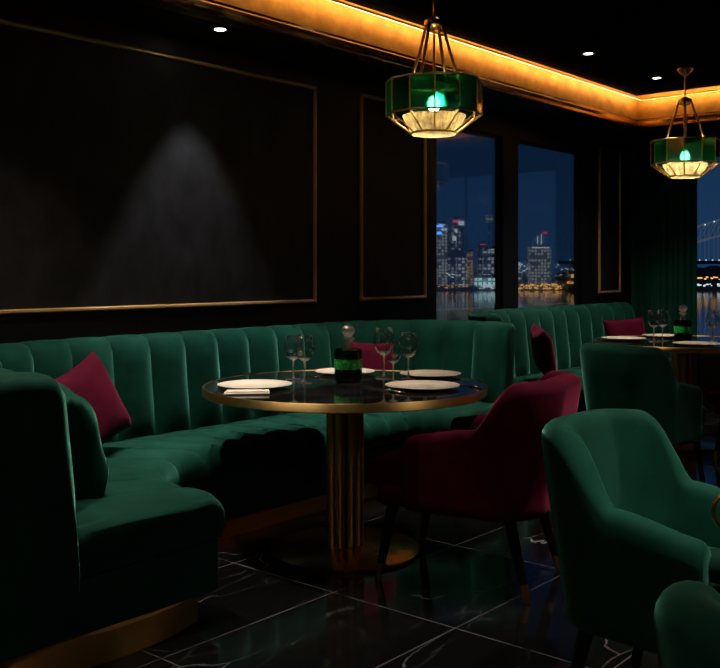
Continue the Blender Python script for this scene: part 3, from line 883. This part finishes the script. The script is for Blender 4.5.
TM = {
 'cool': tower_mat('tower_cool_windows', (.02, .025, .03), (.75, .85, .95), .45, .60, 4.0, 3.6, .02),
 'grey': tower_mat('tower_grey_windows', (.03, .03, .03), (.80, .86, .80), .60, .38, 3.4, 3.4, .035),
 'warm': tower_mat('tower_warm_windows', (.03, .025, .02), (1.0, .62, .30), .6, .40, 3.5, 3.3, .04),
 'dim': tower_mat('tower_dim_windows', (.01, .012, .015), (.8, .85, .9), .20, .30, 4.0, 3.6, .003),
 'teal': tower_mat('lit_hall_windows', (.02, .03, .03), (.55, .95, .95), .85, 1.1, 5.0, 5.0, .30)}
SG = {'blue': emis('blue_sign', (.08, .30, 1.0), 4.0), 'white': emis('white_sign', (.75, .85, 1.0), 1.0), 'pink': emis('pink_sign', (1.0, .12, .30), .9),
      'red': emis('red_beacon', (1.0, .03, .08), 1.0), 'amber': emis('amber_quay_lamp', (1.0, .48, .10), 1.6), 'lampwhite': emis('white_quay_lamp', (.75, .95, 1.0), 1.1)}
def px(x, y, d):
    return W((x - 360) / FPX * d, d, CAMZ + (270 - y) / FPX * d)
def tower(x0, x1, ytop, d, mat, label, cat='building', sign=None, crown=None, depth=None, group='towers of the far skyline'):
    w_ = (x1 - x0) / FPX * d; c0 = px((x0 + x1) / 2, ytop, d); h = c0.z - ZWATER
    dp = depth or w_ * .9
    t = thing('office_tower', label, cat, (c0.x, c0.y, ZWATER), R(-49.6), group)
    MB().box(-w_ / 2, w_ / 2, 0, dp, 0, h).build('tower_block', TM[mat], t, smooth=False)
    MB().box(-w_ * .36, w_ * .36, dp * .2, dp * .8, h, h + 3).build('roof_plant', land_m, t, smooth=False)
    if sign:
        for (sx0, sx1, sz0, sz1, cl) in sign:
            MB().box(-w_ / 2 + w_ * sx0, -w_ / 2 + w_ * sx1, -.8, .1, h * sz0, h * sz1).build('roof_sign', SG[cl], t, smooth=False)
    if crown:
        MB().tube([(crown[0] * w_, dp / 2, h), (crown[0] * w_, dp / 2, h + crown[1])], .5, 6).build('mast', SG['white'] if crown[2] != 'dark' else land_m, t)
    return t
tower(436, 447.5, 224, 1030, 'grey', 'tallest tower at the left edge of the first window, blue rooftop signs', sign=[(0, .6, .95, .985, 'blue'), (.45, .95, .90, .935, 'white'), (.0, .5, .84, .88, 'blue'), (.2, .8, .985, 1.0, 'white')])
tower(447, 456, 232, 1040, 'dim', 'dark tower between the blue signed and the pink signed towers', sign=[(.6, 1.0, .85, .93, 'white')])
tower(453, 464, 219, 1050, 'dim', 'tower with pink and white rooftop signs in the first window', sign=[(.0, .55, .95, .985, 'pink'), (.5, 1., .91, .97, 'white'), (.0, .4, .80, .86, 'white'), (.0, .3, .60, .75, 'white')])
tower(457, 467, 258, 1035, 'cool', 'low pale office block left of the amber tower')
tower(467.5, 473.5, 252, 1040, 'warm', 'slim amber lit tower in the first window')
tower(478, 487, 244, 1072, 'dim', 'dark stepped tower with a pink light above the bright quay hall', sign=[(.2, .8, .98, 1.0, 'pink')])
tower(484, 499, 249, 1044, 'cool', 'broad pale tower at the right edge of the first window', sign=[(.3, .7, .97, .99, 'white')])
tower(476, 500, 278, 1012, 'teal', 'bright teal lit hall on the quay in the first window', depth=16, sign=[(.3, .9, .2, .45, 'lampwhite')])
tower(527, 534, 262, 1062, 'dim', 'narrow dark tower beside the crane topped tower')
tower(531, 551, 247, 1030, 'grey', 'wide lit tower in the second window below a red crane light', sign=[(.05, .9, .975, 1.0, 'white'), (.7, .9, 1.06, 1.10, 'red')][:1], crown=(.1, 14, 'white'))
tower(514, 522, 262, 1035, 'cool', 'pale block at the left edge of the second window', sign=[(.5, .9, .86, .95, 'white')])
tower(556, 568, 275, 1030, 'dim', 'low dark block right of the wide lit tower')
tower(569, 580, 268, 1030, 'dim', 'low block at the right edge of the second window', sign=[(.2, .6, .55, .7, 'amber')])
# needle tower with a round pod
nt_ = px(489, 222, 1150)
ob = thing('needle_tower', 'slender observation tower with round lit pod in the first window', 'tower', (nt_.x, nt_.y, ZWATER))
hn = nt_.z - ZWATER
MB().tube([(0, 0, 0), (0, 0, hn + 4)], 1.1, 8).build('shaft', TM['dim'], ob)
MB().lathe([(0, hn), (3.0, hn), (5.0, hn + 3), (5.0, hn + 5.5), (3.2, hn + 8), (0, hn + 8)], 16).build('pod', TM['grey'], ob)
MB().tube([(0, 0, hn + 8), (0, 0, hn + 20)], [.8, .3], 6).build('mast', TM['grey'], ob)
# crane on the wide tower
cr = px(539, 247, 1032); ct = thing('tower_crane', 'small rooftop crane with red light above the wide lit tower', 'crane', (cr.x, cr.y, cr.z + 3), R(-49.6))
MB().tube([(0, 8, 0), (0, 8, 9)], .6, 6).build('crane_mast', SG['white'], ct)
MB().tube([(-4, 8, 8), (8, 8, 13)], .4, 6).build('crane_jib', land_m, ct)
MB().rbox(8, 8, 12.5, 5, 2, 2, .4, 2).build('red_light', SG['red'], ct)
# quay lamps: countless small lights along the shore
q = {'amber': MB(), 'lampwhite': MB()}
rq = random.Random(3)
def quay(x0, x1, y0, y1, n, cl, sz=(.5, 1.1)):
    for _ in range(n):
        p = px(rq.uniform(x0, x1), rq.uniform(y0, y1), rq.uniform(985, 1003)); s_ = rq.uniform(*sz); z = p.z
        q[cl].box(p.x - s_, p.x + s_, p.y - s_, p.y + s_, z - s_ * .7, z + s_ * .7)
quay(519, 562, 284, 289, 70, 'amber'); quay(567, 577, 278, 284, 14, 'amber'); quay(436, 470, 284, 289, 14, 'amber', (.4, .7))
quay(478, 500, 285, 289, 20, 'lampwhite'); quay(445, 468, 272, 285, 12, 'lampwhite', (.5, .9)); quay(555, 590, 262, 276, 18, 'lampwhite', (.5, 1.0)); quay(520, 530, 262, 284, 10, 'lampwhite', (.5, 1.0))
quay(690, 790, 277, 279.5, 60, 'amber', (.5, .9)); quay(690, 790, 284, 286, 90, 'lampwhite', (.5, .9))
for cl, nm in (('amber', 'amber quay lights along the far shore'), ('lampwhite', 'white quay lights along the far shore')):
    tag(q[cl].build('shore_lights', SG[cl], smooth=False), nm, 'lights', None, 'stuff')
# arch bridge seen in the right window
bd = 1250.0
bo = px(760, 262, bd); br = thing('arch_bridge', 'steel arch bridge lit at night outside the right window', 'bridge', (bo.x, bo.y, bo.z), R(-49.6))
steel = simple('glowing_bridge_steel', (.05, .055, .06), .6); setp(steel.node_tree.nodes['Principled BSDF'], Emission_Color=(.45, .6, .85), Emission_Strength=.11)  # steel glows by itself: the bridge's night lighting put into the material
SP = 145.0
def ztop(u): return 52 * (1 - (u / SP) ** 2) + 10
def zlow(u): return 46 * (1 - (u / SP) ** 2) - 6
us = [SP * (2 * k / 24 - 1) for k in range(25)]
for y in (0, 18):
    MB().tube([(u, y, ztop(u)) for u in us], .8, 6).build('upper_chord', steel, br)
    MB().tube([(u, y, zlow(u)) for u in us], .9, 6).build('lower_chord', steel, br)
    tr_ = MB()
    for k in range(24):
        tr_.tube([(us[k], y, zlow(us[k])), (us[k], y, ztop(us[k]))], .4, 5); tr_.tube([(us[k], y, zlow(us[k])), (us[k + 1], y, ztop(us[k + 1]))], .35, 5)
    tr_.build('truss_web', steel, br)
    hg = MB()
    for u in us[3:-3]: hg.tube([(u, y, 2), (u, y, zlow(u))], .35, 5)
    hg.build('hangers', steel, br)
MB().box(-260, 260, 0, 18, -2.5, 1.5).build('deck', land_m, br, smooth=False)
dl = MB()
for k in range(60): dl.box(-250 + k * 8.5, -248.6 + k * 8.5, -.6, .2, 2.0, 3.2)
for u in us: dl.box(u - .8, u + .8, -1.2, -.6, ztop(u) - .8, ztop(u) + .8)
o = dl.build('deck_lamps', SG['lampwhite'], br, smooth=False); o['kind'] = 'stuff'
for sx in (-1, 1): MB().box(sx * 152 - 7, sx * 152 + 7, -4, 22, -34, 24).build('pylon', steel, br, smooth=False)

# ---------------------------------------------------------------- sky, camera, view
wd = bpy.data.worlds.new('night_sky'); bpy.context.scene.world = wd; wd.use_nodes = True
nt = wd.node_tree; bg = nt.nodes['Background']
tc = N(nt, 'ShaderNodeTexCoord'); sp = N(nt, 'ShaderNodeSeparateXYZ'); rp = N(nt, 'ShaderNodeValToRGB')
e = rp.color_ramp.elements
e[0].position = 0.0; e[0].color = (.012, .040, .100, 1); e[1].position = .35; e[1].color = (.0030, .020, .066, 1)
nt.links.new(tc.outputs['Generated'], sp.inputs[0]); nt.links.new(sp.outputs['Z'], rp.inputs['Fac']); nt.links.new(rp.outputs['Color'], bg.inputs['Color'])
bg.inputs['Strength'].default_value = 1.0

sc = bpy.context.scene
cd = bpy.data.cameras.new('camera'); cam = link(bpy.data.objects.new('camera', cd)); sc.camera = cam
cam.location = (0, 0, CAMZ); cam.rotation_euler = (R(90), 0, -math.atan2(FW.x, FW.y))
cd.sensor_width = 36; cd.lens = FPX / 720 * 36; cd.shift_y = -64 / 720; cd.clip_start = .05; cd.clip_end = 6000
vs_ = sc.view_settings; vs_.view_transform = 'Standard'; vs_.look = 'None'; vs_.gamma = 1; vs_.use_curve_mapping = False; vs_.exposure = 0.0
cy = sc.cycles
cy.use_denoising = True; cy.max_bounces = 10; cy.transparent_max_bounces = 24; cy.sample_clamp_indirect = 4.0
cy.caustics_reflective = False; cy.caustics_refractive = False
